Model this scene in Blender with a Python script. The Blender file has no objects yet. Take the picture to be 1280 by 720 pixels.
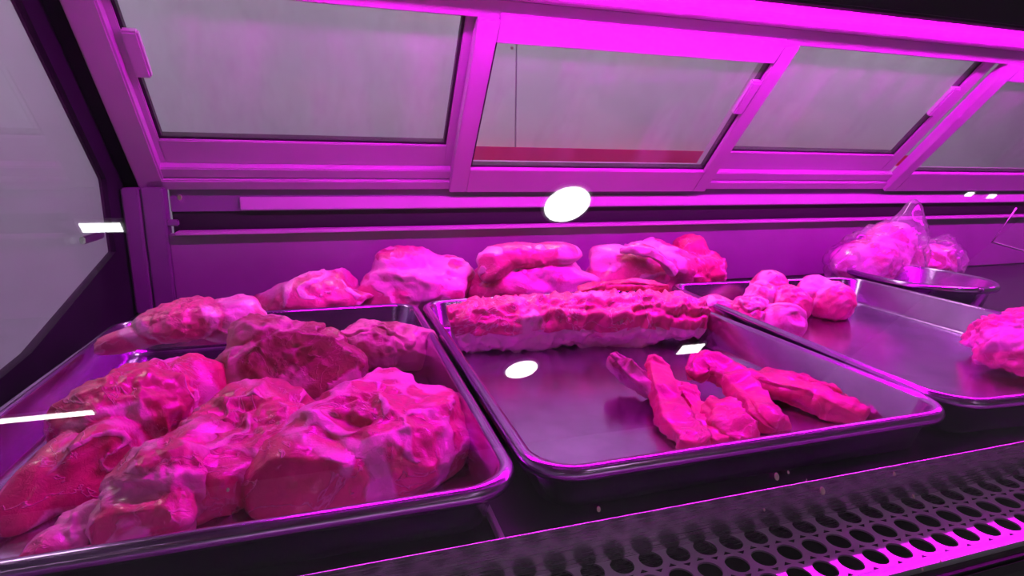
import bpy, bmesh, math, random
import numpy as np
from mathutils import Matrix, Vector

random.seed(7)
SC = bpy.context.scene
COL = SC.collection

# ------------------------------------------------------------------ camera
cam = bpy.data.cameras.new('camera')
cam.sensor_width = 36.0
cam.lens = 715.0 / 1280.0 * 36.0
cam.clip_start = 0.01
cam_ob = bpy.data.objects.new('camera', cam)
COL.objects.link(cam_ob)
cam_ob.matrix_world = Matrix((
    (0.95536144, 0.05115857, -0.29097648, 0.0),
    (-0.29523075, 0.20233454, -0.93375561, 0.0),
    (0.01110499, 0.97797931, 0.2084062, 0.0),
    (0, 0, 0, 1)))
SC.camera = cam_ob

# ------------------------------------------------------------------ world, exposure
world = bpy.data.worlds.new('world')
world.use_nodes = True
world.node_tree.nodes['Background'].inputs[0].default_value = (0.5, 0.5, 0.55, 1)
world.node_tree.nodes['Background'].inputs[1].default_value = 0.02
SC.world = world
SC.view_settings.view_transform = 'Standard'
SC.view_settings.look = 'None'
SC.view_settings.exposure = 0.0
SC.view_settings.gamma = 1.0
SC.view_settings.use_curve_mapping = False
SC.cycles.use_denoising = True
SC.cycles.max_bounces = 12
SC.cycles.transparent_max_bounces = 16
SC.cycles.sample_clamp_indirect = 6.0

# strengths of the lamps (emitting meshes, built further down)
LED_STRENGTH = 128.0            # meat tube under the canopy
LED_COLOUR = (0.96, 0.002, 1.0)
DOWNLIGHT_STRENGTH = 12.0      # ceiling downlights of the shop
BACK_FILL_STRENGTH = 17.0      # unseen ceiling panels added to brighten the back room wall

FLOOR_Z, CEIL_Z = -1.15, 1.76
X0, X1, Y0, Y1 = -2.6, 4.9, -4.6, 2.7


# ------------------------------------------------------------------ materials
def new_mat(name):
    m = bpy.data.materials.new(name)
    m.use_nodes = True
    nt = m.node_tree
    return m, nt, nt.nodes['Principled BSDF']


def node(nt, kind, **kw):
    n = nt.nodes.new(kind)
    for k, v in kw.items():
        if hasattr(n, k) and k not in n.inputs:
            setattr(n, k, v)
        else:
            n.inputs[k].default_value = v
    return n


def plain(name, col, rough=0.5, metal=0.0, bump=0.0, scale=60.0, var=0.12, coat=0.0, stretch=None):
    """colour with a faint procedural mottling and fine relief"""
    m, nt, b = new_mat(name)
    tc = node(nt, 'ShaderNodeTexCoord')
    mp = node(nt, 'ShaderNodeMapping')
    if stretch:
        mp.inputs['Scale'].default_value = stretch
    nt.links.new(tc.outputs['Object'], mp.inputs[0])
    nz = node(nt, 'ShaderNodeTexNoise', Scale=scale, Detail=5.0, Roughness=0.6)
    nt.links.new(mp.outputs[0], nz.inputs['Vector'])
    rp = node(nt, 'ShaderNodeValToRGB')
    rp.color_ramp.elements[0].position = 0.3
    rp.color_ramp.elements[1].position = 0.7
    rp.color_ramp.elements[0].color = tuple(c * (1 - var) for c in col) + (1,)
    rp.color_ramp.elements[1].color = tuple(min(1, c * (1 + var)) for c in col) + (1,)
    nt.links.new(nz.outputs[0], rp.inputs[0])
    nt.links.new(rp.outputs[0], b.inputs['Base Color'])
    b.inputs['Roughness'].default_value = rough
    b.inputs['Metallic'].default_value = metal
    b.inputs['Coat Weight'].default_value = coat
    b.inputs['Coat Roughness'].default_value = 0.05
    if bump:
        bp = node(nt, 'ShaderNodeBump', Strength=bump, Distance=0.001)
        nt.links.new(nz.outputs[0], bp.inputs['Height'])
        nt.links.new(bp.outputs[0], b.inputs['Normal'])
    return m


def emitter(name, col, strength):
    m, nt, b = new_mat(name)
    b.inputs['Base Color'].default_value = (*col, 1)
    b.inputs['Emission Color'].default_value = (*col, 1)
    b.inputs['Emission Strength'].default_value = strength
    return m


def glass_mat(name, dirt=0.03, gloss=1.0, tint=(1, 1, 1), scale=3.0, rough=0.0, streak=(1, 1, 1), base=0.04):
    """thin pane: straight-through transparency, mirror reflection after Schlick, a film of smears"""
    m = bpy.data.materials.new(name)
    m.use_nodes = True
    nt = m.node_tree
    nt.nodes.clear()
    out = node(nt, 'ShaderNodeOutputMaterial')
    geo = node(nt, 'ShaderNodeNewGeometry')
    dot = node(nt, 'ShaderNodeVectorMath', operation='DOT_PRODUCT')
    nt.links.new(geo.outputs['Incoming'], dot.inputs[0])
    nt.links.new(geo.outputs['Normal'], dot.inputs[1])
    ab = node(nt, 'ShaderNodeMath', operation='ABSOLUTE')
    nt.links.new(dot.outputs['Value'], ab.inputs[0])
    om = node(nt, 'ShaderNodeMath', operation='SUBTRACT')
    om.inputs[0].default_value = 1.0
    nt.links.new(ab.outputs[0], om.inputs[1])
    pw = node(nt, 'ShaderNodeMath', operation='POWER')
    nt.links.new(om.outputs[0], pw.inputs[0])
    pw.inputs[1].default_value = 5.0
    mul = node(nt, 'ShaderNodeMath', operation='MULTIPLY_ADD')
    nt.links.new(pw.outputs[0], mul.inputs[0])
    mul.inputs[1].default_value = 0.94 * gloss
    mul.inputs[2].default_value = base * gloss
    tr = node(nt, 'ShaderNodeBsdfTransparent')
    tr.inputs[0].default_value = (*tint, 1)
    gl = node(nt, 'ShaderNodeBsdfGlossy')
    gl.inputs['Roughness'].default_value = rough
    mx = node(nt, 'ShaderNodeMixShader')
    nt.links.new(mul.outputs[0], mx.inputs[0])
    nt.links.new(tr.outputs[0], mx.inputs[1])
    nt.links.new(gl.outputs[0], mx.inputs[2])
    tc = node(nt, 'ShaderNodeTexCoord')
    mp = node(nt, 'ShaderNodeMapping')
    mp.inputs['Scale'].default_value = streak
    nt.links.new(tc.outputs['Object'], mp.inputs[0])
    nz = node(nt, 'ShaderNodeTexNoise', Scale=scale, Detail=6.0, Roughness=0.65)
    nt.links.new(mp.outputs[0], nz.inputs['Vector'])
    mr = node(nt, 'ShaderNodeMapRange')
    mr.inputs['From Min'].default_value = 0.45
    mr.inputs['From Max'].default_value = 0.75
    mr.inputs['To Min'].default_value = dirt * 0.25
    mr.inputs['To Max'].default_value = dirt
    nt.links.new(nz.outputs[0], mr.inputs['Value'])
    df = node(nt, 'ShaderNodeBsdfDiffuse')
    df.inputs[0].default_value = (0.9, 0.9, 0.9, 1)
    mx2 = node(nt, 'ShaderNodeMixShader')
    nt.links.new(mr.outputs[0], mx2.inputs[0])
    nt.links.new(mx.outputs[0], mx2.inputs[1])
    nt.links.new(df.outputs[0], mx2.inputs[2])
    nt.links.new(mx2.outputs[0], out.inputs[0])
    return m


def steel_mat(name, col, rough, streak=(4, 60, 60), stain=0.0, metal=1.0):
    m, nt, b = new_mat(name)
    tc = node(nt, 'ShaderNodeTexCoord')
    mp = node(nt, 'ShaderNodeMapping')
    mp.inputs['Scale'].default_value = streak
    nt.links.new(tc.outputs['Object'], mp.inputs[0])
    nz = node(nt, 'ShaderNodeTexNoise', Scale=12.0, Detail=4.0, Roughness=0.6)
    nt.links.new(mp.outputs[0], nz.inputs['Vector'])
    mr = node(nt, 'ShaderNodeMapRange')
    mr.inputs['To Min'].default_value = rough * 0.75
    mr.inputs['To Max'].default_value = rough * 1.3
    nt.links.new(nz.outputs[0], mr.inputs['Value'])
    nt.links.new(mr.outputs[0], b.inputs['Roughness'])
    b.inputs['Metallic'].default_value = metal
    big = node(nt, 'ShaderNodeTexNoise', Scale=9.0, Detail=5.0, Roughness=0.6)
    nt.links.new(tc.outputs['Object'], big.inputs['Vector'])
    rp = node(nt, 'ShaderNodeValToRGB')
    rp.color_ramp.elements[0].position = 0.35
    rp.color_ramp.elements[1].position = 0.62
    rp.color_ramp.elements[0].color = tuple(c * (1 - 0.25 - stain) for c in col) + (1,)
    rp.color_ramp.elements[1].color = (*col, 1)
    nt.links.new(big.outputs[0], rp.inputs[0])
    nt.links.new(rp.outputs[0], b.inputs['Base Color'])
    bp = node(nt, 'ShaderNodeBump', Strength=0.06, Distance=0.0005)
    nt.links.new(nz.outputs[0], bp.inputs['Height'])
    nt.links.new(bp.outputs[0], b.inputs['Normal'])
    return m


def meat_mat(name, muscle, fat, vein=0.5, rough=0.38, offset=0.0):
    """muscle and fat mixed by the mesh attribute 'fat', with marbling, fibres and a wet film"""
    m, nt, b = new_mat(name)
    L = nt.links.new
    at = node(nt, 'ShaderNodeAttribute', attribute_name='fat')
    tc = node(nt, 'ShaderNodeTexCoord')
    mp = node(nt, 'ShaderNodeMapping')
    mp.inputs['Location'].default_value = (offset, offset * 0.7, offset * 1.3)
    L(tc.outputs['Object'], mp.inputs[0])
    warp = node(nt, 'ShaderNodeTexNoise', Scale=14.0, Detail=4.0, Roughness=0.6, Distortion=1.2)
    L(mp.outputs[0], warp.inputs['Vector'])
    # thin marbling lines: where a noise passes its middle value
    vn = node(nt, 'ShaderNodeTexNoise', Scale=11.0, Detail=4.0, Roughness=0.6, Distortion=1.6)
    L(mp.outputs[0], vn.inputs['Vector'])
    sb = node(nt, 'ShaderNodeMath', operation='SUBTRACT')
    L(vn.outputs[0], sb.inputs[0])
    sb.inputs[1].default_value = 0.5
    ab = node(nt, 'ShaderNodeMath', operation='ABSOLUTE')
    L(sb.outputs[0], ab.inputs[0])
    mr = node(nt, 'ShaderNodeMapRange')
    mr.inputs['From Min'].default_value = 0.0
    mr.inputs['From Max'].default_value = 0.014
    mr.inputs['To Min'].default_value = vein
    mr.inputs['To Max'].default_value = 0.0
    L(ab.outputs[0], mr.inputs['Value'])
    # broad mottling added to the attribute, then sharpened
    ma = node(nt, 'ShaderNodeMath', operation='MULTIPLY_ADD')
    L(warp.outputs[0], ma.inputs[0])
    ma.inputs[1].default_value = 0.8
    ma.inputs[2].default_value = -0.4
    ad = node(nt, 'ShaderNodeMath', operation='ADD')
    L(at.outputs['Fac'], ad.inputs[0])
    L(ma.outputs[0], ad.inputs[1])
    sh = node(nt, 'ShaderNodeMapRange', interpolation_type='SMOOTHSTEP')
    sh.inputs['From Min'].default_value = 0.38
    sh.inputs['From Max'].default_value = 0.64
    L(ad.outputs[0], sh.inputs['Value'])
    mxm = node(nt, 'ShaderNodeMath', operation='MAXIMUM')
    L(sh.outputs[0], mxm.inputs[0])
    L(mr.outputs[0], mxm.inputs[1])
    cr = node(nt, 'ShaderNodeValToRGB')
    cr.color_ramp.elements[0].position = 0.3
    cr.color_ramp.elements[1].position = 0.72
    cr.color_ramp.elements[0].color = tuple(c * 0.62 for c in muscle) + (1,)
    cr.color_ramp.elements[1].color = tuple(min(1, c * 1.1) for c in muscle) + (1,)
    L(warp.outputs[0], cr.inputs[0])
    mix = node(nt, 'ShaderNodeMix', data_type='RGBA')
    L(mxm.outputs[0], mix.inputs[0])
    L(cr.outputs[0], mix.inputs[6])
    mix.inputs[7].default_value = (*fat, 1)
    L(mix.outputs[2], b.inputs['Base Color'])
    fine = node(nt, 'ShaderNodeTexNoise', Scale=95.0, Detail=5.0, Roughness=0.7, Distortion=0.6)
    L(mp.outputs[0], fine.inputs['Vector'])
    fr = node(nt, 'ShaderNodeMapRange')
    fr.inputs['To Min'].default_value = rough * 0.6
    fr.inputs['To Max'].default_value = rough * 1.4
    L(fine.outputs[0], fr.inputs['Value'])
    L(fr.outputs[0], b.inputs['Roughness'])
    hs = node(nt, 'ShaderNodeMath', operation='MULTIPLY_ADD')
    L(mxm.outputs[0], hs.inputs[0])
    hs.inputs[1].default_value = 0.8
    L(fine.outputs[0], hs.inputs[2])
    bp = node(nt, 'ShaderNodeBump', Strength=0.7, Distance=0.0025)
    L(hs.outputs[0], bp.inputs['Height'])
    L(bp.outputs[0], b.inputs['Normal'])
    b.inputs['Coat Weight'].default_value = 0.4
    b.inputs['Coat Roughness'].default_value = 0.15
    b.inputs['Subsurface Weight'].default_value = 0.12
    b.inputs['Subsurface Radius'].default_value = (0.006, 0.002, 0.002)
    b.inputs['Subsurface Scale'].default_value = 1.0
    return m


M = {}
M['frame'] = plain('white painted metal', (0.50, 0.48, 0.50), 0.42, bump=0.1, scale=8, var=0.05)
M['panel'] = plain('grey painted steel panel', (0.29, 0.25, 0.30), 0.45, metal=0.2, bump=0.15, scale=6, var=0.12)
M['dull'] = plain('dull grey steel post', (0.20, 0.18, 0.23), 0.5, metal=0.2, bump=0.1, scale=7, var=0.1)
M['black'] = plain('black plastic', (0.012, 0.011, 0.014), 0.55, bump=0.1)
M['fill_panel'] = emitter('added glow panel', (0.96, 0.97, 1.0), 0.75)  # glow for the panel added on the front wall, not a known window
M['gasket'] = plain('black rubber gasket', (0.02, 0.018, 0.022), 0.6)
M['endframe'] = plain('dark end frame', (0.02, 0.014, 0.026), 0.6, var=0.3, scale=10)
M['endframe'].node_tree.nodes['Principled BSDF'].inputs['Specular IOR Level'].default_value = 0.05
M['deck'] = plain('dark deck steel', (0.035, 0.03, 0.045), 0.3, metal=0.6, bump=0.1, scale=12)
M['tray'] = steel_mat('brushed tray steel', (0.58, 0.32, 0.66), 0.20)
M['grille'] = steel_mat('stainless grille steel', (0.78, 0.70, 0.80), 0.34, streak=(3, 40, 40), metal=0.55)
M['riser'] = steel_mat('riser steel', (0.72, 0.64, 0.74), 0.26, streak=(3, 40, 40), metal=0.85)
M['chrome'] = steel_mat('chrome', (0.8, 0.8, 0.82), 0.12)
M['housing'] = plain('ribbed diffuser housing', (0.55, 0.50, 0.56), 0.35, bump=0.9, scale=45, var=0.15, stretch=(1, 3, 3))
M['front_glass'] = glass_mat('front glass', dirt=0.008, scale=5.0, streak=(1.0, 1.0, 6.0), base=0.075)
M['end_glass'] = glass_mat('end glass', dirt=0.03, scale=4.0)
M['door_glass'] = glass_mat('door glass', dirt=0.17, scale=3.2, streak=(2.2, 0.7, 0.7), base=0.02)
M['drop'] = plain('dried splash', (0.75, 0.45, 0.5), 0.35, scale=200)
M['wall'] = plain('grey painted wall', (0.72, 0.63, 0.84), 0.6, bump=0.2, scale=2.5, var=0.08)
M['shop_wall'] = plain('dim shop wall', (0.45, 0.43, 0.44), 0.7, bump=0.2, scale=2.5, var=0.1)
M['shop_ceiling'] = plain('dark shop ceiling', (0.035, 0.035, 0.04), 0.8, scale=4)
M['floor'] = plain('pale floor tile', (0.62, 0.60, 0.61), 0.4, bump=0.1, scale=6)
M['red'] = plain('red painted counter', (0.85, 0.02, 0.14), 0.4, scale=5)
M['white'] = plain('white lamp body', (0.8, 0.8, 0.8), 0.4)
M['led'] = emitter('magenta led tube', LED_COLOUR, LED_STRENGTH)
M['lamp'] = emitter('white lamp disc', (1.0, 1.0, 1.0), DOWNLIGHT_STRENGTH)
M['back_fill'] = emitter('added back room panel', (1.0, 0.97, 0.95), BACK_FILL_STRENGTH)
M['beef'] = meat_mat('fresh red meat', (0.78, 0.07, 0.20), (0.88, 0.36, 0.54), vein=0.6, offset=0.0)
M['beef_b'] = meat_mat('fresh red meat with thick fat', (0.74, 0.07, 0.19), (0.86, 0.36, 0.50), vein=0.5, offset=3.0)
M['dry'] = meat_mat('browned meat', (0.36, 0.08, 0.09), (0.60, 0.28, 0.32), vein=0.3, rough=0.45, offset=6.0)
M['loin'] = meat_mat('marbled loin', (0.80, 0.10, 0.26), (0.86, 0.52, 0.60), vein=0.75, offset=9.0)
M['strip'] = meat_mat('pale red strips', (0.78, 0.08, 0.20), (0.84, 0.42, 0.48), vein=0.3, offset=12.0)
M['poultry'] = meat_mat('pale pink meat', (0.82, 0.12, 0.30), (0.86, 0.44, 0.60), vein=0.25, offset=15.0)
M['bagged'] = meat_mat('meat in a bag', (0.74, 0.17, 0.34), (0.80, 0.42, 0.62), vein=0.3, offset=18.0)
M['film'] = glass_mat('plastic film', dirt=0.30, gloss=1.6, scale=16.0, rough=0.12, base=0.06)


# ------------------------------------------------------------------ object helpers
def link(name, bm, mat, parent=None, smooth=False, bevel=0.0, recalc=True):
    if bevel:
        bmesh.ops.bevel(bm, geom=list(bm.edges), offset=bevel, segments=2, affect='EDGES', clamp_overlap=True)
    if recalc:
        bmesh.ops.recalc_face_normals(bm, faces=bm.faces)
    me = bpy.data.meshes.new(name)
    bm.to_mesh(me)
    bm.free()
    if smooth:
        me.polygons.foreach_set('use_smooth', [True] * len(me.polygons))
    me.materials.append(M[mat])
    o = bpy.data.objects.new(name, me)
    COL.objects.link(o)
    o.parent = parent
    return o


def empty(name, loc=(0, 0, 0)):
    o = bpy.data.objects.new(name, None)
    o.empty_display_size = 0.05
    o.location = loc
    COL.objects.link(o)
    return o


def tag(o, label, cat, group=None):
    o['label'] = label
    o['category'] = cat
    if group:
        o['group'] = group
    return o


def structure(o):
    o['kind'] = 'structure'
    return o


def add_box(bm, x0, x1, y0, y1, z0, z1, xf=None):
    vs = [(x, y, z) for x in (x0, x1) for y in (y0, y1) for z in (z0, z1)]
    if xf:
        vs = [xf(*p) for p in vs]
    v = [bm.verts.new(p) for p in vs]
    for f in ((0, 1, 3, 2), (4, 6, 7, 5), (0, 4, 5, 1), (2, 3, 7, 6), (0, 2, 6, 4), (1, 5, 7, 3)):
        bm.faces.new([v[i] for i in f])


def box(name, dims, mat, parent=None, bevel=0.0, xf=None, smooth=False):
    bm = bmesh.new()
    add_box(bm, *dims, xf=xf)
    return link(name, bm, mat, parent, bevel=bevel, smooth=smooth)


def prism(name, pts, mat, parent=None, axis='x', a0=0, a1=1, bevel=0.0):
    """polygon in the plane across the axis, extruded from a0 to a1"""
    bm = bmesh.new()
    def P(a, p):
        return (a, p[0], p[1]) if axis == 'x' else ((p[0], a, p[1]) if axis == 'y' else (p[0], p[1], a))
    A = [bm.verts.new(P(a0, p)) for p in pts]
    B = [bm.verts.new(P(a1, p)) for p in pts]
    n = len(pts)
    bm.faces.new(A)
    bm.faces.new(B[::-1])
    for i in range(n):
        j = (i + 1) % n
        bm.faces.new((A[i], B[i], B[j], A[j]))
    return link(name, bm, mat, parent, bevel=bevel)


def add_tube(bm, path, r, n=12, cap=True):
    path = [Vector(p) for p in path]
    rings = []
    for i, p in enumerate(path):
        d = (path[min(i + 1, len(path) - 1)] - path[max(i - 1, 0)]).normalized()
        up = Vector((0, 0, 1)) if abs(d.z) < 0.9 else Vector((1, 0, 0))
        s = d.cross(up).normalized()
        t = s.cross(d)
        rings.append([bm.verts.new(p + r * (math.cos(a) * s + math.sin(a) * t))
                      for a in (2 * math.pi * k / n for k in range(n))])
    for a, b in zip(rings, rings[1:]):
        for k in range(n):
            bm.faces.new((a[k], a[(k + 1) % n], b[(k + 1) % n], b[k]))
    if cap:
        bm.faces.new(rings[0][::-1])
        bm.faces.new(rings[-1])


# ------------------------------------------------------------------ numpy noise
def _hash(i, j, k, s):
    h = (i * 374761393 + j * 668265263 + k * 1274126177 + s * 974634777) & 0xffffffff
    h = ((h ^ (h >> 13)) * 1274126177) & 0xffffffff
    return ((h ^ (h >> 16)) & 0xffff) / 32767.5 - 1.0


def vnoise(p, s=0):
    q = np.floor(p).astype(np.int64)
    f = p - q
    u = f * f * f * (f * (f * 6 - 15) + 10)
    r = np.zeros(len(p))
    for a in (0, 1):
        wa = u[:, 0] if a else 1 - u[:, 0]
        for b in (0, 1):
            wb = u[:, 1] if b else 1 - u[:, 1]
            for c in (0, 1):
                wc = u[:, 2] if c else 1 - u[:, 2]
                r += wa * wb * wc * _hash(q[:, 0] + a, q[:, 1] + b, q[:, 2] + c, s)
    return r


def fbm(p, scale, s=0, octaves=4, gain=0.5):
    r, a = np.zeros(len(p)), 1.0
    for o in range(octaves):
        r += a * vnoise(p * scale * 2 ** o + 17.3 * o, s + o)
        a *= gain
    return r


# ------------------------------------------------------------------ meat bodies
ICO = {}


def ico(n):
    if n not in ICO:
        bm = bmesh.new()
        bmesh.ops.create_icosphere(bm, subdivisions=n, radius=1.0)
        v = np.array([x.co[:] for x in bm.verts])
        f = [[y.index for y in x.verts] for x in bm.faces]
        bm.free()
        ICO[n] = (v / np.linalg.norm(v, axis=1)[:, None], f)
    return ICO[n]


def rotm(rx, ry, rz):
    return np.array((Matrix.Rotation(math.radians(rz), 3, 'Z') @ Matrix.Rotation(math.radians(ry), 3, 'Y')
                     @ Matrix.Rotation(math.radians(rx), 3, 'X')))


def meat(name, mat, loc, lobes, label=None, cat='meat', group=None, centre=None, k=0.012, cuts=(), seed=0,
         lump=0.006, fine=0.0016, fat=0.25, floor=0.0, sub=6, seam=0.7, parent=None, lean=None,
         facets=11, fk=0.003, fin=(0.76, 0.94), crease=0.0042):
    """one piece of meat: a star-shaped skin over several fused muscles.
    lobes: (x, y, z, rx, ry, rz, tilt_x, tilt_y, turn) in metres / degrees, z above the piece's own base;
    cuts: (point, normal) knife faces; floor: height at which the piece is pressed flat."""
    D, F = ico(sub)
    C0 = np.array(centre if centre is not None else lobes[0][:3], float)
    LB = [(np.array(l[:3]), np.array(l[3:6]), rotm(*(l[6:9] if len(l) > 6 else (0, 0, 0)))) for l in lobes]

    rg = random.Random(seed * 7 + 1)
    FN, FD = [], []
    for _ in range(facets):
        fnv = np.array([rg.gauss(0, 1), rg.gauss(0, 1), rg.gauss(0.25, 0.8)])
        fnv /= np.linalg.norm(fnv)
        sup = max(float((c - C0) @ fnv) + float(np.linalg.norm(r * (R.T @ fnv))) for c, r, R in LB)
        FN.append(fnv)
        FD.append(sup * rg.uniform(*fin))

    def sdf(P):
        ds = []
        for c, r, R in LB:
            q = (P - c) @ R
            g = np.sqrt(((q / r) ** 2).sum(1))
            g2 = np.sqrt(((q / (r * r)) ** 2).sum(1)) + 1e-9
            ds.append(g * (g - 1) / g2)
        ds = np.array(ds)
        o = np.sort(ds, axis=0)
        d = ds[0]
        for e in ds[1:]:
            h = np.clip(0.5 + 0.5 * (e - d) / k, 0, 1)
            d = e * (1 - h) + d * h - k * h * (1 - h)
        gap = (o[1] - o[0]) if len(LB) > 1 else np.full(len(P), 1.0)
        if facets:
            Pw = P + 0.006 * np.stack([vnoise(P * 30, seed + 70 + q) for q in range(3)], 1)
            pl = np.sort(np.array([(Pw - C0) @ a - b for a, b in zip(FN, FD)]), axis=0)
            top = pl[-1]
            second = np.maximum(pl[-2], d)
            first = np.maximum(top, d)
            sdf.ridge = np.abs(first - np.minimum(np.maximum(top, pl[-2]), np.maximum(pl[-2], np.minimum(top, d))))
            h = np.clip(0.5 + 0.5 * (top - d) / fk, 0, 1)
            d = d * (1 - h) + top * h + fk * h * (1 - h)
        cutd = np.full(len(P), -1.0)
        for cp, cn in cuts:
            cn = np.array(cn, float)
            cn /= np.linalg.norm(cn)
            cutd = np.maximum(cutd, (P - np.array(cp)) @ cn)
        return np.maximum(d, cutd), gap, d, cutd

    far = max(np.linalg.norm(c - C0) + r.max() for c, r, _ in LB) + 0.02
    lo = np.zeros(len(D))
    hi = np.full(len(D), far)
    found = np.zeros(len(D), bool)
    ts = np.linspace(far, 0, 44)
    prev = np.full(len(D), far)
    for t in ts[1:]:
        s = sdf(C0 + D * t)[0]
        new = (~found) & (s < 0)
        lo[new] = t
        hi[new] = prev[new]
        found |= new
        prev[:] = t
    for _ in range(12):
        mid = (lo + hi) / 2
        s = sdf(C0 + D * mid[:, None])[0]
        ins = s < 0
        lo = np.where(ins, mid, lo)
        hi = np.where(ins, hi, mid)
    t = lo
    P = C0 + D * t[:, None]
    _, gap, d, cutd = sdf(P)
    oncut = np.clip(1 - np.abs(cutd) / 0.003, 0, 1) if cuts else np.zeros(len(P))
    sc = 1.0 / 0.05
    big = fbm(P, sc * 0.9, seed, 3)
    rid = 1 - np.abs(fbm(P, sc * 1.6, seed + 20, 3)) * 1.6
    fn = fbm(P, sc * 6, seed + 40, 3)
    amp = (1 - 0.75 * oncut)
    disp = lump * (0.7 * big + 0.55 * np.clip(rid, 0, 1) - 0.3) * amp + fine * fn
    cn = fbm(P + 0.01 * np.stack([vnoise(P * 45, seed + 5 + q) for q in range(3)], 1), sc * 0.42, seed + 33, 2)
    disp -= crease * np.exp(-(cn / 0.05) ** 2) * amp
    disp += crease * 0.45 * np.exp(-((cn - 0.13) / 0.07) ** 2) * amp
    seamv = np.exp(-(gap / 0.006) ** 2)
    disp -= 0.0035 * seamv
    P = P + D * disp[:, None]
    fatv = fat + 0.55 * np.exp(-((cn - 0.10) / 0.045) ** 2) * (crease > 0) + 0.34 * fbm(P, sc * 0.55, seed + 60, 3) + seam * 0.5 * np.exp(-((gap - 0.006) / 0.006) ** 2)
    if facets:
        fatv = fatv + 0.42 * np.exp(-(sdf.ridge / 0.0022) ** 2) * (fbm(P, sc * 0.8, seed + 80, 2) > -0.1)
    if cuts:
        rim = np.exp(-((d + 0.004) / 0.004) ** 2) * oncut
        fatv = fatv * (1 - 0.5 * oncut) + 0.35 * rim * (fbm(P, sc, seed + 90, 2) > 0)
    if floor is not None:
        P[:, 2] = np.where(P[:, 2] < floor, floor + 0.0006 * (P[:, 2] - floor) / 0.01, P[:, 2])
    if lean is not None:       # bend of a thin slab hanging over its neighbours: z += f(x, y)
        P[:, 2] += lean(P[:, 0], P[:, 1])
    me = bpy.data.meshes.new(name)
    me.from_pydata(P.tolist(), [], F)
    a = me.attributes.new('fat', 'FLOAT', 'POINT')
    a.data.foreach_set('value', np.clip(fatv, 0, 1).astype(np.float32))
    me.polygons.foreach_set('use_smooth', [True] * len(me.polygons))
    me.materials.append(M[mat])
    o = bpy.data.objects.new(name, me)
    COL.objects.link(o)
    o.location = loc
    o.parent = parent
    if label:
        tag(o, label, cat, group)
    return o


def strip(name, mat, pts, label=None, cat='meat', group=None, seed=0, fat=0.2, n=56, m=26, rough=0.0024, parent=None, edge=0.0, power=0.45, caps=4.0, under=0.0):
    """a cut strip: pts = (x, y, z, half width, half thickness, twist degrees) along its length, world metres"""
    pts = np.array(pts, float)
    base = pts[0, :3].copy()
    s = np.linspace(0, len(pts) - 1, n)
    i = np.clip(s.astype(int), 0, len(pts) - 2)
    f = s - i
    pm, p0, p1, p2 = pts[np.maximum(i - 1, 0)], pts[i], pts[i + 1], pts[np.minimum(i + 2, len(pts) - 1)]
    F = f[:, None]
    Q = 0.5 * (2 * p0 + (p1 - pm) * F + (2 * pm - 5 * p0 + 4 * p1 - p2) * F ** 2 + (3 * p0 - pm - 3 * p1 + p2) * F ** 3)
    V, FT = [], []
    for a in range(n):
        d = Q[min(a + 1, n - 1), :3] - Q[max(a - 1, 0), :3]
        d /= np.linalg.norm(d)
        side = np.cross(d, (0, 0, 1.0))
        side /= np.linalg.norm(side) + 1e-9
        up = np.cross(side, d)
        tw = math.radians(Q[a, 5])
        s2 = side * math.cos(tw) + up * math.sin(tw)
        u2 = -side * math.sin(tw) + up * math.cos(tw)
        e = min(a, n - 1 - a) / caps
        shr = math.sqrt(max(0.02, 1 - (1 - min(1, e)) ** 2))
        for b in range(m):
            t = 2 * math.pi * b / m
            ct, st = math.cos(t), math.sin(t)
            x = math.copysign(abs(ct) ** power, ct) * Q[a, 3] * shr
            y = math.copysign(abs(st) ** power, st) * Q[a, 4] * shr
            V.append(Q[a, :3] + s2 * x + u2 * y)
            FT.append(fat + edge * (abs(ct) > 0.85) + under * (Q[a, 2] - 0.006 > V[-1][2]))
    V = np.array(V)
    cen = np.repeat(Q[:, :3], m, axis=0)
    nd = V - cen
    nd /= np.linalg.norm(nd, axis=1)[:, None] + 1e-9
    sl = np.repeat(np.linspace(0, 1, n), m)
    an = np.tile(np.arange(m) * 2 * math.pi / m, n)
    groove = fbm(np.stack([sl * 2.2, np.cos(an) * 1.9, np.sin(an) * 1.9], 1), 1.0, seed + 3, 3)
    V = V + nd * (rough * 1.8 * fbm(V, 40, seed, 3) + rough * 0.9 * fbm(V, 130, seed + 9, 3) + rough * 1.5 * groove)[:, None]
    V[:, :2] += 0.0022 * np.stack([vnoise(V * 45, seed + 30), vnoise(V * 45, seed + 31)], 1)
    fv = np.array(FT) + 0.3 * fbm(V, 18, seed + 5, 3)
    faces = []
    for a in range(n - 1):
        for b in range(m):
            c = (b + 1) % m
            faces.append((a * m + b, a * m + c, (a + 1) * m + c, (a + 1) * m + b))
    faces.append(tuple(range(m))[::-1])
    faces.append(tuple((n - 1) * m + b for b in range(m)))
    me = bpy.data.meshes.new(name)
    me.from_pydata((V - base).tolist(), [], faces)
    a = me.attributes.new('fat', 'FLOAT', 'POINT')
    a.data.foreach_set('value', np.clip(fv, 0, 1).astype(np.float32))
    me.polygons.foreach_set('use_smooth', [True] * len(me.polygons))
    me.materials.append(M[mat])
    o = bpy.data.objects.new(name, me)
    o.location = base
    COL.objects.link(o)
    o.parent = parent
    if label:
        tag(o, label, cat, group)
    return o


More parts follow.
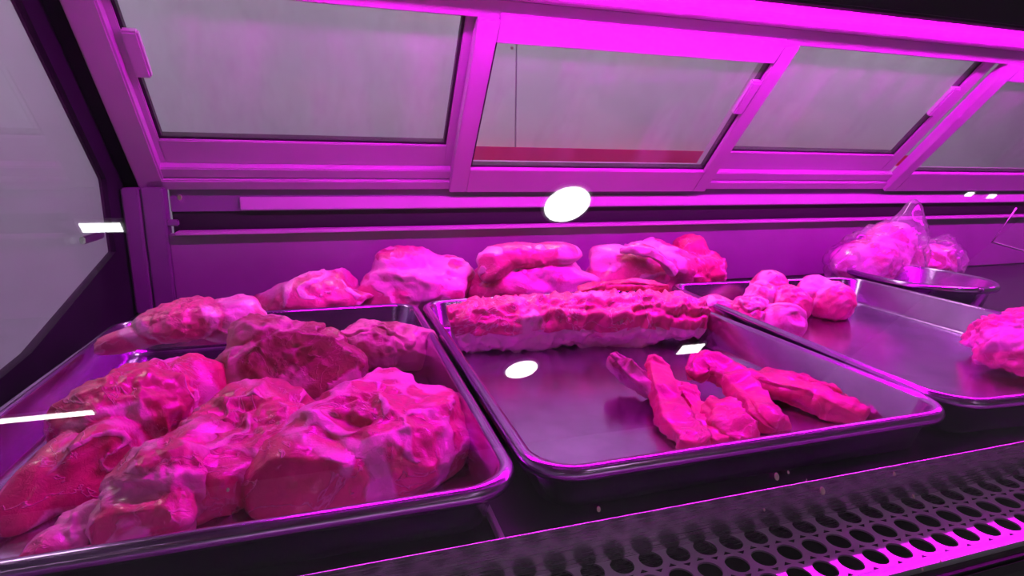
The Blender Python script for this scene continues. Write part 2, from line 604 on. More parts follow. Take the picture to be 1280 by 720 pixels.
# ================================================================== the room
structure(box('floor', (X0, X1, Y0, Y1, FLOOR_Z - 0.1, FLOOR_Z), 'floor'))
structure(box('ceiling', (X0, X1, Y0, 1.15, CEIL_Z, CEIL_Z + 0.1), 'shop_ceiling'))
structure(box('ceiling', (X0, X1, 1.15, Y1, CEIL_Z, CEIL_Z + 0.1), 'wall'))
structure(box('wall_front', (X0, X1, Y0 - 0.1, Y0, FLOOR_Z, CEIL_Z), 'shop_wall'))
fill_panel = structure(empty('fill_panel_1', (0.9, Y0, -0.2)))  # unseen glowing panel, added to brighten steel that faces the shop
box('fill_panel_frame', (-2.1, 2.1, 0.0, 0.03, -0.85, 0.36), 'frame', fill_panel)
for i in range(4):
    box('pane', (-2.04 + i * 1.03, -1.05 + i * 1.03, 0.03, 0.04, -0.79, 0.30), 'fill_panel', fill_panel)  # glowing sheets of the added panel
structure(box('wall_left', (X0 - 0.1, X0, Y0, Y1, FLOOR_Z, CEIL_Z), 'wall'))
structure(box('wall_right', (X1, X1 + 0.1, Y0, Y1, FLOOR_Z, CEIL_Z), 'shop_wall'))
wall_back = structure(empty('wall_back', (0, Y1, 0)))
xs = [X0, 0.85, X1]
for a, b in zip(xs, xs[1:]):
    box('wall_panel', (a + 0.004, b - 0.004, 0, 0.03, FLOOR_Z, CEIL_Z), 'wall', wall_back)
box('wall_core', (X0, X1, 0.02, 0.12, FLOOR_Z, CEIL_Z), 'shop_wall', wall_back)
structure(box('trim_1', (0.45, 3.3, Y1 - 0.05, Y1, -0.16, 0.088), 'red'))

# ================================================================== the display case
case = empty('display_case', (0.9, 0.75, FLOOR_Z))
tag(case, 'long refrigerated meat display case with sloping sliding doors, magenta lighting and glass front', 'display case')
CX0, CX1 = -0.37, 2.62


def part(f, *a, **kw):
    o = f(*a, **kw)
    o.parent = case
    o.matrix_parent_inverse = Matrix.Translation(-case.location)
    return o


part(box, 'plinth', (CX0, CX1, 0.27, 1.30, FLOOR_Z, -0.36), 'panel', bevel=0.004)
part(box, 'deck', (CX0 + 0.004, CX1, 0.336, 1.235, -0.36, -0.2822), 'deck')
part(box, 'seam_glint_bead', (0.107, 0.1115, 0.336, 0.45, -0.2822, -0.2745), 'frame', bevel=0.0008)  # pale bead standing in for the bright reflection along a deck seam
part(box, 'back_panel', (-0.30, CX1, 1.222, 1.235, -0.281, -0.132), 'panel', bevel=0.002)
part(prism, 'ledge', [(1.203, -0.1345), (1.235, -0.1345), (1.235, -0.1275), (1.203, -0.1275)], 'frame', axis='x', a0=-0.285, a1=CX1, bevel=0.001)
part(box, 'slot_shade_sheet', (-0.30, CX1, 1.262, 1.275, -0.20, -0.02), 'black')  # black sheet standing in for the shade inside the air slot
part(box, 'light_strip', (-0.176, CX1, 1.247, 1.262, -0.0915, -0.066), 'frame', bevel=0.0015)
part(box, 'strip_holder', (-0.30, CX1, 1.256, 1.262, -0.094, -0.045), 'dull', bevel=0.001)
# posts at the left end
part(box, 'post', (-0.366, -0.338, 1.205, 1.25, -0.281, -0.046), 'dull', bevel=0.003)
part(box, 'post', (-0.336, -0.300, 1.212, 1.25, -0.281, -0.046), 'dull', bevel=0.003)
part(box, 'post_bracket', (-0.300, -0.282, 1.218, 1.232, -0.118, -0.106), 'dull', bevel=0.002)

# ---- the sloping door plane: x along the case, t up the slope, n out of it towards the shopper
AY, AZ = -0.680, 0.7332
def slope(x, t, n):
    return (x, 1.25 + AY * t - AZ * n, -0.0435 + AZ * t + AY * n)


part(box, 'door_track', (-0.33, CX1, 0.0, 0.024, -0.03, 0.012), 'frame', bevel=0.002, xf=slope)
part(box, 'door_track', (-0.33, CX1, 0.026, 0.050, -0.03, 0.006), 'frame', bevel=0.002, xf=slope)
part(box, 'jamb', (-0.345, -0.300, 0.0, 0.42, -0.03, 0.012), 'frame', bevel=0.003, xf=slope)
part(box, 'jamb_cover', (CX0, -0.345, -0.02, 0.47, -0.045, 0.0), 'endframe', xf=slope)
part(box, 'head_rail', (-0.345, CX1, 0.392, 0.428, -0.03, 0.014), 'frame', bevel=0.003, xf=slope)
hb = []
for i in range(13):
    a = math.radians(-60 + 150 * i / 12)
    hb.append((0.430 + 0.022 * (1 - math.cos(math.radians(180 * i / 12))) , 0.016 + 0.022 * math.sin(math.radians(180 * i / 12))))
hp = [slope(0, t, n)[1:] for t, n in hb] + [slope(0, 0.474, -0.02)[1:], slope(0, 0.430, -0.02)[1:]]
part(prism, 'lamp_housing', hp, 'housing', axis='x', a0=CX0, a1=CX1)


def door(x0, x1, depth, handle_side):
    """sliding door frame in the slope; depth is how far back its track lies"""
    d = depth
    root = empty('sliding_door')
    root.parent = case
    root.matrix_parent_inverse = Matrix.Translation(-case.location)
    w = 0.036
    bm = bmesh.new()
    tb, tt = (0.050, 0.388)
    gb, gt = (0.104, 0.384) if d > 0.01 else (0.068, 0.356)
    if d < 0.01:
        tb, tt = 0.002, 0.395
    n0, n1 = (-0.026, -0.008) if d > 0.01 else (-0.004, 0.022)
    add_box(bm, x0, x0 + w, tb, tt, n0, n1, slope)
    add_box(bm, x1 - w, x1, tb, tt, n0, n1, slope)
    add_box(bm, x0 + w, x1 - w, tb, gb, n0, n1, slope)
    add_box(bm, x0 + w, x1 - w, gt, tt + 0.01, n0, n1, slope)
    fr = link('door_frame', bm, 'frame', root, bevel=0.0015)
    mid = (n0 + n1) / 2
    g = bmesh.new()
    s = 0.005
    for a in ((x0 + w, x0 + w + s, gb, gt), (x1 - w - s, x1 - w, gb, gt), (x0 + w, x1 - w, gb, gb + s), (x0 + w, x1 - w, gt - 0.002, gt)):
        add_box(g, *a, mid - 0.008, mid + 0.004, slope)
    link('door_gasket', g, 'gasket', root)
    box('pane', (x0 + w, x1 - w, gb, gt, mid - 0.002, mid + 0.002), 'door_glass', root, xf=slope)
    hx = x0 + w if handle_side < 0 else x1 - w
    t0, t1 = (0.235, 0.315)
    a, b = (hx, hx + 0.024) if handle_side < 0 else (hx - 0.024, hx)
    box('door_handle', (a, b, t0, t1, mid + 0.002, mid + 0.016), 'frame', root, bevel=0.003, xf=slope)
    return root


door(-0.326, 0.262, 0.03, -1)
door(0.240, 0.882, 0.0, 1)
door(0.852, 1.462, 0.03, 1)
door(1.464, 2.12, 0.0, 1)
door(2.08, 2.60, 0.03, 1)

# ---- canopy over everything, tube beneath it
part(prism, 'canopy', [(0.905, 0.309), (0.60, 0.330), (0.60, 0.36), (1.05, 0.36), (1.05, 0.30), (0.93, 0.30)], 'black', axis='x', a0=CX0, a1=CX1)
part(box, 'valance', (CX0, CX1, 0.605, 0.622, 0.1955, 0.334), 'black', bevel=0.003)
bm = bmesh.new()
add_tube(bm, [(-0.10, 0.80, 0.300), (2.5, 0.80, 0.300)], 0.011, 14)
o = link('light_tube', bm, 'led', None, smooth=True)
o.parent = case
o.matrix_parent_inverse = Matrix.Translation(-case.location)
part(box, 'tube_holder', (-0.15, -0.10, 0.78, 0.82, 0.284, 0.332), 'frame', bevel=0.003)
part(box, 'tube_holder', (2.5, 2.55, 0.78, 0.82, 0.284, 0.332), 'frame', bevel=0.003)

# ---- left end: dark frame with a glass inset
ring_out = [(0.27, -0.36), (1.275, -0.36), (1.275, -0.02), (0.93, 0.36), (0.60, 0.36), (0.26, -0.26)]
ring_in = [(0.40, -0.275), (0.83, -0.235), (1.16, -0.155), (1.16, -0.03), (0.885, 0.27), (0.60, 0.29), (0.37, -0.13), (0.33, -0.27)]
bm = bmesh.new()
oa = [bm.verts.new((CX0 - 0.012, y, z)) for y, z in ring_out]
ia = [bm.verts.new((CX0 - 0.012, y, z)) for y, z in ring_in]
es = []
for L in (oa, ia):
    for i in range(len(L)):
        es.append(bm.edges.new((L[i], L[(i + 1) % len(L)])))
bmesh.ops.triangle_fill(bm, use_beauty=True, edges=es)
g = bmesh.ops.extrude_face_region(bm, geom=list(bm.faces))
bmesh.ops.translate(bm, verts=[v for v in g['geom'] if isinstance(v, bmesh.types.BMVert)], vec=(0.012, 0, 0))
o = link('end_frame', bm, 'endframe')
o.parent = case
o.matrix_parent_inverse = Matrix.Translation(-case.location)
part(prism, 'end_glass', [(y, z) for y, z in ring_in], 'end_glass', axis='x', a0=CX0 - 0.008, a1=CX0 - 0.004)
part(box, 'glint_bar', (CX0 - 0.002, CX0 + 0.006, 1.02, 1.10, -0.124, -0.112), 'chrome', bevel=0.002)  # chrome bar made up to stand for a magenta glint

# ---- air grille along the front: riser, perforated plate, lip
RZ, GZ = -0.2385, -0.280
part(prism, 'riser', [(0.3180, RZ), (0.3188, RZ), (0.3335, GZ - 0.02), (0.3325, GZ - 0.02)], 'riser', axis='x', a0=CX0, a1=CX1)
bm = bmesh.new()
PITCH, ROWH, HR, SEG = 0.0232, 0.0222, 0.0088, 20
rows = [(0.3205, 0.0), (0.2983, 0.5), (0.2761, 0.0)]
for yc, off in rows:
    x = -0.36 + off * PITCH
    while x < 1.75:
        cx = x + PITCH / 2
        sq, ci = [], []
        for q in range(SEG):
            a = 2 * math.pi * q / SEG
            c, s = math.cos(a), math.sin(a)
            mm = max(abs(c), abs(s))
            sq.append(bm.verts.new((cx + c / mm * PITCH / 2, yc + s / mm * ROWH / 2, GZ)))
            ci.append(bm.verts.new((cx + c * HR, yc + s * HR, GZ)))
        lowr = [bm.verts.new((v.co.x, v.co.y, GZ - 0.0015)) for v in ci]
        for q in range(SEG):
            r = (q + 1) % SEG
            bm.faces.new((sq[q], sq[r], ci[r], ci[q]))
            bm.faces.new((ci[q], ci[r], lowr[r], lowr[q]))
        x += PITCH
bmesh.ops.remove_doubles(bm, verts=bm.verts, dist=1e-5)
o = link('perforated_plate', bm, 'grille', recalc=False)
o.parent = case
o.matrix_parent_inverse = Matrix.Translation(-case.location)
part(prism, 'grille_lip', [(0.2652, GZ), (0.2652, GZ - 0.002), (0.2585, GZ - 0.002), (0.2585, GZ - 0.004), (0.2570, GZ - 0.004), (0.2570, GZ + 0.001), (0.2600, GZ + 0.001)], 'grille', axis='x', a0=CX0, a1=CX1)
part(box, 'void_shade_plate', (CX0, CX1, 0.262, 0.331, -0.355, -0.345), 'black')  # black plate painting the dark void below the grille holes
part(box, 'bumper', (CX0, CX1, 0.2475, 0.2565, -0.36, -0.2845), 'black', bevel=0.002)

# ---- front glass: flat lower part leaning back 25 degrees, bending over to the canopy
prof = [(0.2421, -0.307)]
sa, ca = math.sin(math.radians(25)), math.cos(math.radians(25))
top = (0.25 + sa * 0.49, -0.29 + ca * 0.49)
prof.append(top)
ang, py, pz = 25.0, top[0], top[1]
for i in range(10):
    ang += 4.5
    py += 0.0195 * math.sin(math.radians(ang))
    pz += 0.0195 * math.cos(math.radians(ang))
    prof.append((py, pz))
prof.append((0.62, 0.333))
bm = bmesh.new()
A = []
for (y, z) in prof:
    A.append([bm.verts.new((x, y, z)) for x in (CX0 - 0.012, CX1)])
for a, b in zip(A, A[1:]):
    bm.faces.new((a[0], a[1], b[1], b[0]))
bm.normal_update()
ext = bmesh.ops.extrude_face_region(bm, geom=list(bm.faces))
for v in [v for v in ext['geom'] if isinstance(v, bmesh.types.BMVert)]:
    v.co += Vector((0, 0.0016, -0.0008))
fg = link('front_glass', bm, 'front_glass', smooth=False)
fg.parent = case
fg.matrix_parent_inverse = Matrix.Translation(-case.location)
spots = [(0.3176, 0.2824, -0.2205, 1.0), (0.2823, 0.2886, -0.2072, 0.9), (0.3975, 0.2757, -0.2348, 0.55), (0.2928, 0.2891, -0.2061, 0.4),
         (0.3067, 0.286, -0.2127, 0.3), (-0.0611, 0.3062, -0.1695, 0.4), (0.1477, 0.2884, -0.2077, 0.6), (-0.0845, 0.3759, -0.0199, 0.6),
         (0.1302, 0.4245, 0.0841, 0.5), (0.3848, 0.2832, -0.2187, 0.6), (0.3897, 0.255, -0.2794, 0.4), (0.4277, 0.2516, -0.2866, 0.4),
         (0.4078, 0.2561, -0.2769, 0.4), (0.2674, 0.2803, -0.2251, 0.35)]
for x, y, z, s in spots:
    bm = bmesh.new()
    bmesh.ops.create_icosphere(bm, subdivisions=2, radius=1.0)
    for v in bm.verts:
        p = v.co
        u, w, nn = p.x * 0.0022 * s, p.y * 0.0030 * s, p.z * 0.0008 * s
        v.co = (x + u, y + w * sa - nn * ca - 0.0008 * s, z + w * ca + nn * sa)
    link('splash_spot', bm, 'drop', fg, smooth=True)

# ================================================================== lamps of the shop, and panels added behind the case
def downlight(x, y, r, label, group='round ceiling downlights'):
    t = empty('downlight', (x, y, CEIL_Z))
    tag(t, label, 'lamp', group)
    bm = bmesh.new()
    bmesh.ops.create_cone(bm, cap_ends=True, segments=40, radius1=r * 1.15, radius2=r * 1.15, depth=0.02, matrix=Matrix.Translation((0, 0, -0.008)))
    link('lamp_ring', bm, 'white', t)
    bm = bmesh.new()
    bmesh.ops.create_cone(bm, cap_ends=True, segments=40, radius1=r, radius2=r, depth=0.004, matrix=Matrix.Translation((0, 0, -0.0215)))
    link('lamp_disc', bm, 'lamp', t)


def panel_light(name, x, y, w, d, label, mat='lamp', group=None, rz=0):
    t = empty(name, (x, y, CEIL_Z))
    t.rotation_euler.z = math.radians(rz)
    tag(t, label, 'lamp', group)
    box('lamp_body', (-w / 2 - 0.015, w / 2 + 0.015, -d / 2 - 0.012, d / 2 + 0.012, -0.018, 0.0), 'white', t)
    box('diffuser', (-w / 2, w / 2, -d / 2, d / 2, -0.024, -0.018), mat, t)


downlight(1.18, -1.33, 0.125, 'round white downlight whose bright spot shows on the dark back slot of the case')
downlight(1.31, -3.06, 0.125, 'round white downlight mirrored as an oval above the empty end of the second tray')
panel_light('square_ceiling_light', 2.77, -2.99, 0.21, 0.13, 'small rectangular ceiling light mirrored beside the right end of the long loin')
panel_light('tube_light', -2.02, -3.07, 1.05, 0.05, 'long white tube light mirrored as a streak over the left tray')
panel_light('tube_light', -0.965, -1.44, 0.15, 0.05, 'short white tube light mirrored as a small bar left of the end post')
panel_light('spot_light', 4.05, -1.27, 0.06, 0.03, 'small white spot light, left of the pair mirrored at the upper right', group='pair of small spot lights')
panel_light('spot_light', 4.28, -1.29, 0.06, 0.03, 'small white spot light, right of the pair mirrored at the upper right', group='pair of small spot lights')
for i, x in enumerate((-1.3, 0.9, 3.1)):
    panel_light('added_ceiling_panel', x, 1.95, 0.9, 0.3, ('left', 'middle', 'right')[i] + ' unseen ceiling panel added to light the wall behind the case', 'back_fill', 'added back room ceiling panels')


# ================================================================== trays
def tray(name, cx, cy, w, d, label, rz=0.0, dz=0.0, rc=0.045, h=0.052, group='stainless steel meat trays'):
    """rolled-rim pan: rounded-rectangle loops lofted along a profile (inset, height)"""
    prof = [(0.0445, 0.0), (0.030, 0.0008), (0.0215, 0.006), (0.0115, 0.043), (0.0105, 0.0455),   # outside, upwards
            (0.0050, 0.0400), (0.0012, 0.0405), (0.0, 0.0440), (0.0012, 0.0485), (0.0040, 0.0512), (0.0075, 0.0520),   # rolled lip
            (0.0110, 0.0508), (0.0130, 0.0480), (0.0230, 0.0085), (0.0260, 0.0040), (0.0310, 0.0016), (0.0450, 0.0014)]  # inside, down
    bm = bmesh.new()
    rings = []
    for ins, z in prof:
        hw, hd = w / 2 - ins, d / 2 - ins
        r = max(0.012, rc - ins * 0.75)
        ring = []
        for (sx, sy, a0) in ((1, 1, 0), (-1, 1, 90), (-1, -1, 180), (1, -1, 270)):
            for i in range(9):
                a = math.radians(a0 + 90 * i / 8)
                ring.append(bm.verts.new((sx * (hw - r) + r * math.cos(a), sy * (hd - r) + r * math.sin(a), z * h / 0.052)))
        rings.append(ring)
    n = len(rings[0])
    for a, b in zip(rings, rings[1:]):
        for k in range(n):
            bm.faces.new((a[k], a[(k + 1) % n], b[(k + 1) % n], b[k]))
    bm.faces.new(rings[0])
    bm.faces.new(rings[-1])
    bmesh.ops.recalc_face_normals(bm, faces=bm.faces)
    o = link(name, bm, 'tray', None, smooth=True, recalc=False)
    o.location = (cx, cy, -0.2820 + dz)
    o.rotation_euler.z = math.radians(rz)
    return tag(o, label, 'tray', group)


FZ = -0.2803
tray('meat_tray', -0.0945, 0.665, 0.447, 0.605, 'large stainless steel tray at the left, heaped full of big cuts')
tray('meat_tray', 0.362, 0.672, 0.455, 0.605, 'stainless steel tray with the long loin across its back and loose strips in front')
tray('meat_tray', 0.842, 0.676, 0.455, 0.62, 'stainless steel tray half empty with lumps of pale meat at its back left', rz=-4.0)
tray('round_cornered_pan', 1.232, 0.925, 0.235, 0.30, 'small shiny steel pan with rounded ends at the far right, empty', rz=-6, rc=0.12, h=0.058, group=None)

# ================================================================== meat in the left tray
meat('meat_chunk', 'beef', (0.026, 0.512, FZ),
     [(0.0, 0.005, 0.026, 0.088, 0.088, 0.050, 0, 0, 10), (0.048, 0.02, 0.024, 0.056, 0.078, 0.040, 0, 10, -10), (-0.050, -0.035, 0.020, 0.058, 0.066, 0.040, 0, 0, 30),
      (0.015, 0.070, 0.036, 0.05, 0.045, 0.036)],
     'big smooth red cut with a pale fat stripe, front right of the left tray', group='large cuts in the left tray', centre=(0, 0, 0.02), k=0.012, seed=3,
     cuts=(((-0.03, -0.085, 0.02), (-0.35, -1, 0.35)),), lump=0.005, fat=0.14, seam=1.1, facets=8, fin=(0.80, 0.95))
meat('meat_chunk', 'beef_b', (-0.088, 0.535, FZ),
     [(0.0, 0.02, 0.028, 0.055, 0.098, 0.042, 0, 0, -8), (0.020, 0.055, 0.032, 0.042, 0.05, 0.034), (-0.015, -0.050, 0.020, 0.038, 0.05, 0.036, 0, 0, 12)],
     'ridged red cut with a curling fat seam in the middle of the left tray', group='large cuts in the left tray', centre=(0, 0.01, 0.02), k=0.006, seed=11, lump=0.008, fat=0.14, facets=10)
meat('meat_chunk', 'beef_b', (-0.141, 0.482, FZ),
     [(0.0, 0.0, 0.026, 0.040, 0.070, 0.034, 0, 0, -10), (0.016, 0.035, 0.028, 0.030, 0.055, 0.032, 0, 0, -25), (-0.004, -0.035, 0.018, 0.036, 0.036, 0.031)],
     'square-cut red piece with marbled front face, at the front rim of the left tray', group='large cuts in the left tray', centre=(0, 0, 0.022), k=0.006, seed=23,
     cuts=(((0.0, -0.060, 0.018), (-0.1, -1, 0.2)),), lump=0.007, fat=0.16, facets=10)
meat('meat_chunk', 'beef', (-0.200, 0.600, FZ),
     [(0.0, 0.03, 0.030, 0.050, 0.088, 0.046, 0, 0, -28), (-0.036, -0.05, 0.016, 0.024, 0.080, 0.032, 0, 0, -10), (0.032, 0.085, 0.034, 0.042, 0.05, 0.040),
      (-0.006, -0.045, 0.018, 0.024, 0.06, 0.036, 0, 0, -18)],
     'long folded cut with a fat flap along its top, left side of the left tray', group='large cuts in the left tray', centre=(0, 0.02, 0.024), k=0.005, seed=31, lump=0.008, fat=0.20, facets=10)
meat('meat_scrap', 'beef_b', (-0.196, 0.452, FZ),
     [(0, 0, 0.010, 0.020, 0.034, 0.014, 0, 0, -20), (0.012, 0.014, 0.016, 0.016, 0.020, 0.010)],
     'ragged dark red scrap in the front left corner of the left tray', seed=35, sub=5, lump=0.008, fat=0.22)
meat('meat_chunk', 'dry', (-0.074, 0.728, FZ),
     [(0.0, 0.0, 0.036, 0.088, 0.060, 0.052, 0, -16, -6), (-0.015, 0.012, 0.064, 0.048, 0.040, 0.038), (0.05, -0.02, 0.026, 0.060, 0.05, 0.044)],
     'browned cut with a peaked top, behind the others in the left tray', group='large cuts in the left tray', centre=(0, 0, 0.035), k=0.010, seed=46, lump=0.007, fat=0.18,
     cuts=(((0.02, -0.050, 0.04), (0.1, -1, 0.55)),), facets=7, fin=(0.82, 0.96))
meat('meat_chunk', 'dry', (0.052, 0.79, FZ),
     [(0.0, 0.0, 0.028, 0.085, 0.045, 0.038, 0, 6, -10), (0.045, -0.01, 0.024, 0.040, 0.045, 0.034), (-0.03, 0.01, 0.034, 0.045, 0.035, 0.032)],
     'rolled cut with silvery skin at the back right corner of the left tray', group='large cuts in the left tray', centre=(0, 0, 0.028), k=0.010, seed=51, lump=0.005, fat=0.35)
meat('meat_chunk', 'poultry', (-0.188, 0.825, FZ + 0.030),
     [(0.0, 0.0, 0.046, 0.074, 0.046, 0.026, 0, -4, 4), (-0.064, -0.01, 0.030, 0.050, 0.028, 0.016, 0, -12, 0), (0.048, 0.01, 0.042, 0.052, 0.045, 0.034)],
     'pale flat cut whose tip hangs out over the back left of the left tray', group='large cuts in the left tray', centre=(0, 0, 0.042), k=0.012, seed=57, lump=0.006, fat=0.38, facets=6, fin=(0.85, 0.97), floor=0.004)

# ================================================================== meat in the second tray
strip('pork_loin', 'loin', [(0.163, 0.846, -0.246, 0.030, 0.026, 0), (0.185, 0.843, -0.243, 0.040, 0.034, 4), (0.26, 0.834, -0.243, 0.044, 0.037, -6), (0.33, 0.828, -0.241, 0.042, 0.039, 4),
                           (0.40, 0.816, -0.242, 0.045, 0.038, -4), (0.47, 0.806, -0.241, 0.043, 0.039, 6), (0.53, 0.796, -0.243, 0.043, 0.036, -5), (0.563, 0.791, -0.245, 0.036, 0.032, 0), (0.577, 0.788, -0.247, 0.024, 0.022, 0)],
      'long marbled loin with a pale fat underside, lying across the back of the second tray', seed=63, fat=0.30, n=190, m=84, rough=0.0042, power=0.72, caps=9.0, under=0.55)
strip('meat_strip', 'strip', [(0.385, 0.858, -0.205, 0.012, 0.006, 0), (0.44, 0.858, -0.198, 0.018, 0.008, 5), (0.50, 0.852, -0.198, 0.018, 0.008, -5), (0.545, 0.846, -0.203, 0.010, 0.005, 0)],
      'thin flat strip laid along the top of the long loin', seed=64, fat=0.25)
SG = 'loose strips in the second tray'
strip('meat_strip', 'dry', [(0.331, 0.634, -0.238, 0.010, 0.004, 70), (0.342, 0.610, -0.252, 0.020, 0.009, 60), (0.356, 0.575, -0.262, 0.020, 0.011, 45), (0.368, 0.545, -0.270, 0.010, 0.006, 30)],
      'pointed wedge with a tan cut side, leftmost of the strips', group=SG, seed=65, fat=0.55, edge=0.2)
strip('meat_strip', 'strip', [(0.388, 0.615, -0.237, 0.008, 0.004, 20), (0.382, 0.595, -0.250, 0.017, 0.008, 15), (0.362, 0.545, -0.262, 0.018, 0.012, 10), (0.343, 0.490, -0.268, 0.019, 0.011, 0), (0.334, 0.440, -0.270, 0.020, 0.010, 0)],
      'strip with an upright peaked tip running straight to the front rim, second from the left', group=SG, seed=66, fat=0.15)
strip('meat_strip', 'strip', [(0.400, 0.575, -0.262, 0.010, 0.008, 0), (0.385, 0.53, -0.268, 0.012, 0.010, 10), (0.372, 0.480, -0.271, 0.013, 0.009, 0), (0.362, 0.442, -0.273, 0.011, 0.007, 0)],
      'narrow dark red strip pressed against the peaked strip', group=SG, seed=67, fat=0.12)
strip('meat_strip', 'strip', [(0.425, 0.585, -0.262, 0.010, 0.008, 0), (0.448, 0.600, -0.250, 0.020, 0.012, -20), (0.468, 0.575, -0.256, 0.018, 0.013, -10), (0.462, 0.53, -0.266, 0.015, 0.011, 0), (0.452, 0.487, -0.269, 0.018, 0.010, 0), (0.444, 0.455, -0.274, 0.013, 0.006, 0)],
      'curled thick strip folded over in the middle of the strips', group=SG, seed=68, fat=0.2)
strip('meat_strip', 'strip', [(0.47, 0.565, -0.262, 0.012, 0.009, 0), (0.50, 0.55, -0.262, 0.018, 0.013, 0), (0.53, 0.51, -0.264, 0.021, 0.013, 0), (0.545, 0.475, -0.268, 0.019, 0.011, 0), (0.555, 0.452, -0.274, 0.010, 0.006, 0)],
      'long ragged strip reaching right, rightmost of the strips', group=SG, seed=69, fat=0.22)
strip('meat_strip', 'strip', [(0.415, 0.52, -0.262, 0.010, 0.008, 0), (0.400, 0.495, -0.264, 0.018, 0.011, -10), (0.390, 0.465, -0.266, 0.020, 0.012, -10), (0.392, 0.438, -0.272, 0.014, 0.007, 0)],
      'short thick strip with a tan end at the front rim, lying under the curled one', group=SG, seed=70, fat=0.3)
strip('meat_strip', 'strip', [(0.488, 0.59, -0.270, 0.008, 0.006, 0), (0.54, 0.565, -0.266, 0.014, 0.010, 0), (0.575, 0.52, -0.266, 0.013, 0.010, 0), (0.580, 0.478, -0.272, 0.009, 0.006, 0)],
      'thin pale strip behind the long ragged one', group=SG, seed=71, fat=0.35)

# ================================================================== meat in the third tray
LG = 'pale lumps at the back of the third tray'
meat('meat_lump', 'poultry', (0.688, 0.806, FZ),
     [(0.0, 0.0, 0.030, 0.045, 0.040, 0.036), (-0.045, 0.035, 0.028, 0.038, 0.035, 0.032), (0.035, -0.04, 0.024, 0.034, 0.040, 0.034, 0, 0, 20)],
     'pale knobbly lump by the left rim of the third tray', group=LG, centre=(0, 0, 0.028), k=0.006, seed=77, lump=0.005, fat=0.3, facets=4, fin=(0.88, 0.98))
meat('meat_lump', 'poultry', (0.815, 0.855, FZ),
     [(0.0, 0.0, 0.028, 0.040, 0.042, 0.038), (-0.035, 0.03, 0.036, 0.038, 0.036, 0.034), (0.0, 0.05, 0.050, 0.036, 0.036, 0.036)],
     'rounded pale lump stacked high at the middle back of the third tray', group=LG, centre=(0, 0.01, 0.032), k=0.006, seed=81, lump=0.005, fat=0.25, facets=3, fin=(0.88, 0.98), crease=0.003)
meat('meat_lump', 'poultry', (0.912, 0.846, FZ),
     [(0.0, 0.0, 0.030, 0.044, 0.044, 0.042), (-0.012, 0.03, 0.038, 0.038, 0.036, 0.038)],
     'small round lump, rightmost at the back of the third tray', group=LG, centre=(0, 0, 0.028), k=0.006, seed=85, lump=0.005, fat=0.3, sub=5, facets=3, fin=(0.88, 0.98), crease=0.003)
meat('meat_chunk', 'poultry', (0.965, 0.535, FZ),
     [(0.0, 0.0, 0.032, 0.100, 0.085, 0.044, 0, 6, 0), (0.05, 0.01, 0.044, 0.085, 0.07, 0.042), (-0.05, -0.02, 0.03, 0.06, 0.06, 0.04)],
     'large pale ragged cut at the right edge of the picture', centre=(0, 0, 0.035), k=0.010, seed=91, lump=0.012, fine=0.0035, fat=0.3, facets=12)

# ================================================================== meat along the back of the deck
BG = 'cuts heaped along the back panel'
meat('meat_chunk', 'poultry', (-0.035, 1.09, -0.2812),
     [(0.0, 0.0, 0.036, 0.120, 0.070, 0.054, 0, 0, 0), (0.05, 0.01, 0.05, 0.05, 0.05, 0.042), (-0.05, 0, 0.034, 0.055, 0.055, 0.045)],
     'low reddish heap behind the left tray, leftmost along the back panel', group=BG, centre=(0, 0, 0.03), k=0.012, seed=101, lump=0.008, fat=0.2, sub=5)
meat('meat_chunk', 'poultry', (0.155, 1.10, -0.2812),
     [(0.0, 0.0, 0.040, 0.130, 0.080, 0.062), (-0.02, 0.02, 0.09, 0.075, 0.055, 0.036), (0.05, 0.0, 0.06, 0.06, 0.06, 0.05)],
     'tall pale pink cut behind the gap between the first two trays', group=BG, centre=(0, 0, 0.05), k=0.012, seed=107, lump=0.008, fat=0.4, sub=5)
meat('meat_chunk', 'poultry', (0.385, 1.10, -0.2812),
     [(0.0, 0.0, 0.045, 0.155, 0.080, 0.057), (0.06, 0.01, 0.05, 0.09, 0.07, 0.05)],
     'broad flat cut under the smooth sausage-shaped one at the back', group=BG, centre=(0, 0, 0.045), k=0.012, seed=113, lump=0.007, fat=0.35, sub=5)
meat('meat_chunk', 'poultry', (0.365, 1.075, -0.196),
     [(0.0, 0.0, 0.020, 0.110, 0.040, 0.028, 0, 2, 0), (-0.085, -0.02, 0.005, 0.035, 0.035, 0.034, 0, 25, 0), (0.06, 0.0, 0.022, 0.06, 0.038, 0.026)],
     'smooth rounded sausage-shaped cut lying on top of the back heap', group=BG, centre=(0, 0, 0.018), k=0.010, seed=119, lump=0.003, fat=0.22, sub=5, floor=None)
meat('meat_chunk', 'poultry', (0.640, 1.11, -0.2812),
     [(0.0, 0.0, 0.05, 0.155, 0.075, 0.068), (0.06, 0.01, 0.08, 0.065, 0.055, 0.050), (-0.06, 0.0, 0.08, 0.08, 0.05, 0.040)],
     'broad draped cut behind the second and third trays', group=BG, centre=(0, 0, 0.055), k=0.012, seed=127, lump=0.007, fat=0.32, sub=5)
meat('meat_chunk', 'beef', (0.790, 1.13, -0.2812),
     [(0.0, 0.0, 0.045, 0.095, 0.065, 0.060), (0.0, 0.01, 0.085, 0.045, 0.045, 0.050)],
     'redder pointed cut at the right end of the back heap', group=BG, centre=(0, 0, 0.05), k=0.012, seed=131, lump=0.006, fat=0.15, sub=5)
strip('meat_strip', 'poultry', [(0.565, 1.06, -0.168, 0.014, 0.006, 0), (0.60, 1.035, -0.165, 0.018, 0.008, 0), (0.64, 1.02, -0.185, 0.018, 0.008, 0), (0.67, 1.015, -0.215, 0.014, 0.007, 0)],
      'pale fat strip draped diagonally over the broad back cut', seed=133, fat=0.8)

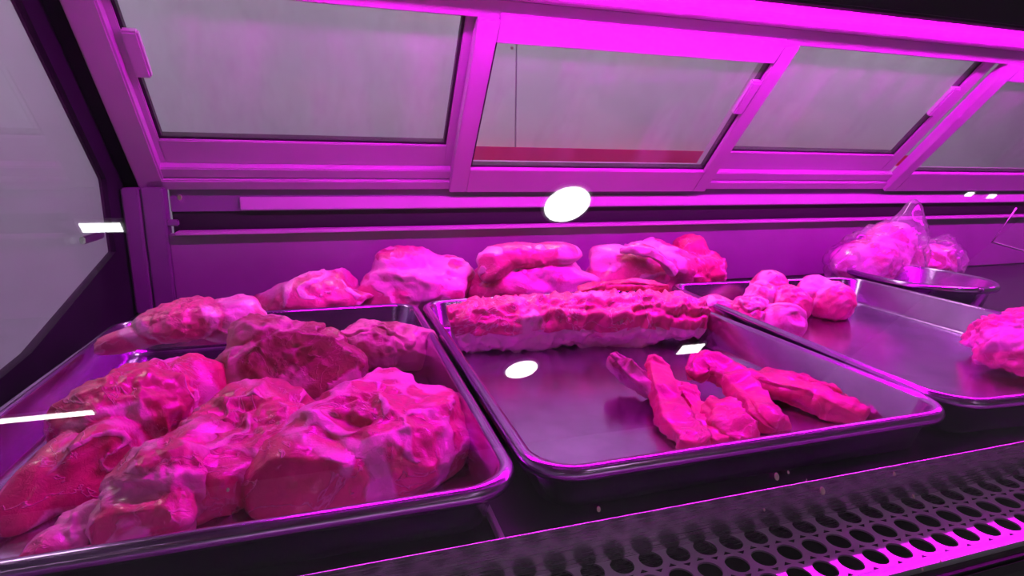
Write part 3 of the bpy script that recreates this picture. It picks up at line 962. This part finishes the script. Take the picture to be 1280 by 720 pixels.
# bagged meat in the far right corner
meat('bagged_meat', 'bagged', (1.275, 1.08, -0.2812),
     [(0.0, 0.0, 0.05, 0.12, 0.07, 0.065), (0.05, 0.0, 0.09, 0.08, 0.05, 0.065), (-0.06, 0.0, 0.05, 0.06, 0.05, 0.05)],
     'big lump of meat inside the crumpled clear bag, far right corner', group=None, centre=(0, 0, 0.06), k=0.015, seed=141, lump=0.008, fat=0.4, sub=5)
meat('bagged_meat', 'bagged', (1.475, 1.09, -0.2812),
     [(0.0, 0.0, 0.04, 0.085, 0.055, 0.055), (0.03, 0.0, 0.055, 0.055, 0.045, 0.048)],
     'smaller lump inside the low clear bag at the far right', group=None, centre=(0, 0, 0.045), k=0.012, seed=149, lump=0.007, fat=0.35, sub=5)


def bag(loc, lobes, peak, label, seed):
    """crinkled clear film around a lump, drawn up to a peak"""
    D, F = ico(4)
    o = meat('plastic_bag', 'film', loc, lobes, label, 'bag', 'clear plastic bags', centre=(0, 0, 0.06), k=0.03, seed=seed, lump=0.016, fine=0.004, sub=5)
    me = o.data
    co = np.empty(len(me.vertices) * 3)
    me.vertices.foreach_get('co', co)
    P = co.reshape(-1, 3)
    pk = np.array(peak)
    ax = np.exp(-(((P[:, :2] - pk[:2]) / np.array([0.035, 0.03])) ** 2).sum(1))
    up = np.clip((P[:, 2] - 0.06) / 0.06, 0, 1)
    P[:, 2] += ax * up * (pk[2] - 0.13)
    P[:, 2] = np.maximum(P[:, 2], 0.0005)
    me.vertices.foreach_set('co', P.ravel())
    me.update()
    return o


bag((1.275, 1.08, -0.2812), [(0.0, 0.0, 0.055, 0.140, 0.085, 0.080), (0.06, 0.0, 0.09, 0.09, 0.06, 0.080), (-0.08, 0, 0.04, 0.07, 0.06, 0.05)], (0.115, 0.0, 0.195),
    'crumpled clear plastic bag with a tall peaked corner in the far right corner', 151)
bag((1.475, 1.09, -0.2812), [(0.0, 0.0, 0.045, 0.100, 0.065, 0.070), (0.04, 0, 0.06, 0.06, 0.05, 0.055)], (-0.06, 0.0, 0.14),
    'low clear plastic bag to the right of the peaked one', 157)

# wire price holder at the far right
bm = bmesh.new()
add_tube(bm, [(1.56, 0.96, -0.085), (1.50, 0.96, -0.165), (1.66, 0.96, -0.20)], 0.0022, 8)
w = link('wire_holder', bm, 'white', smooth=True)
w.parent = case
w.matrix_parent_inverse = Matrix.Translation(-case.location)
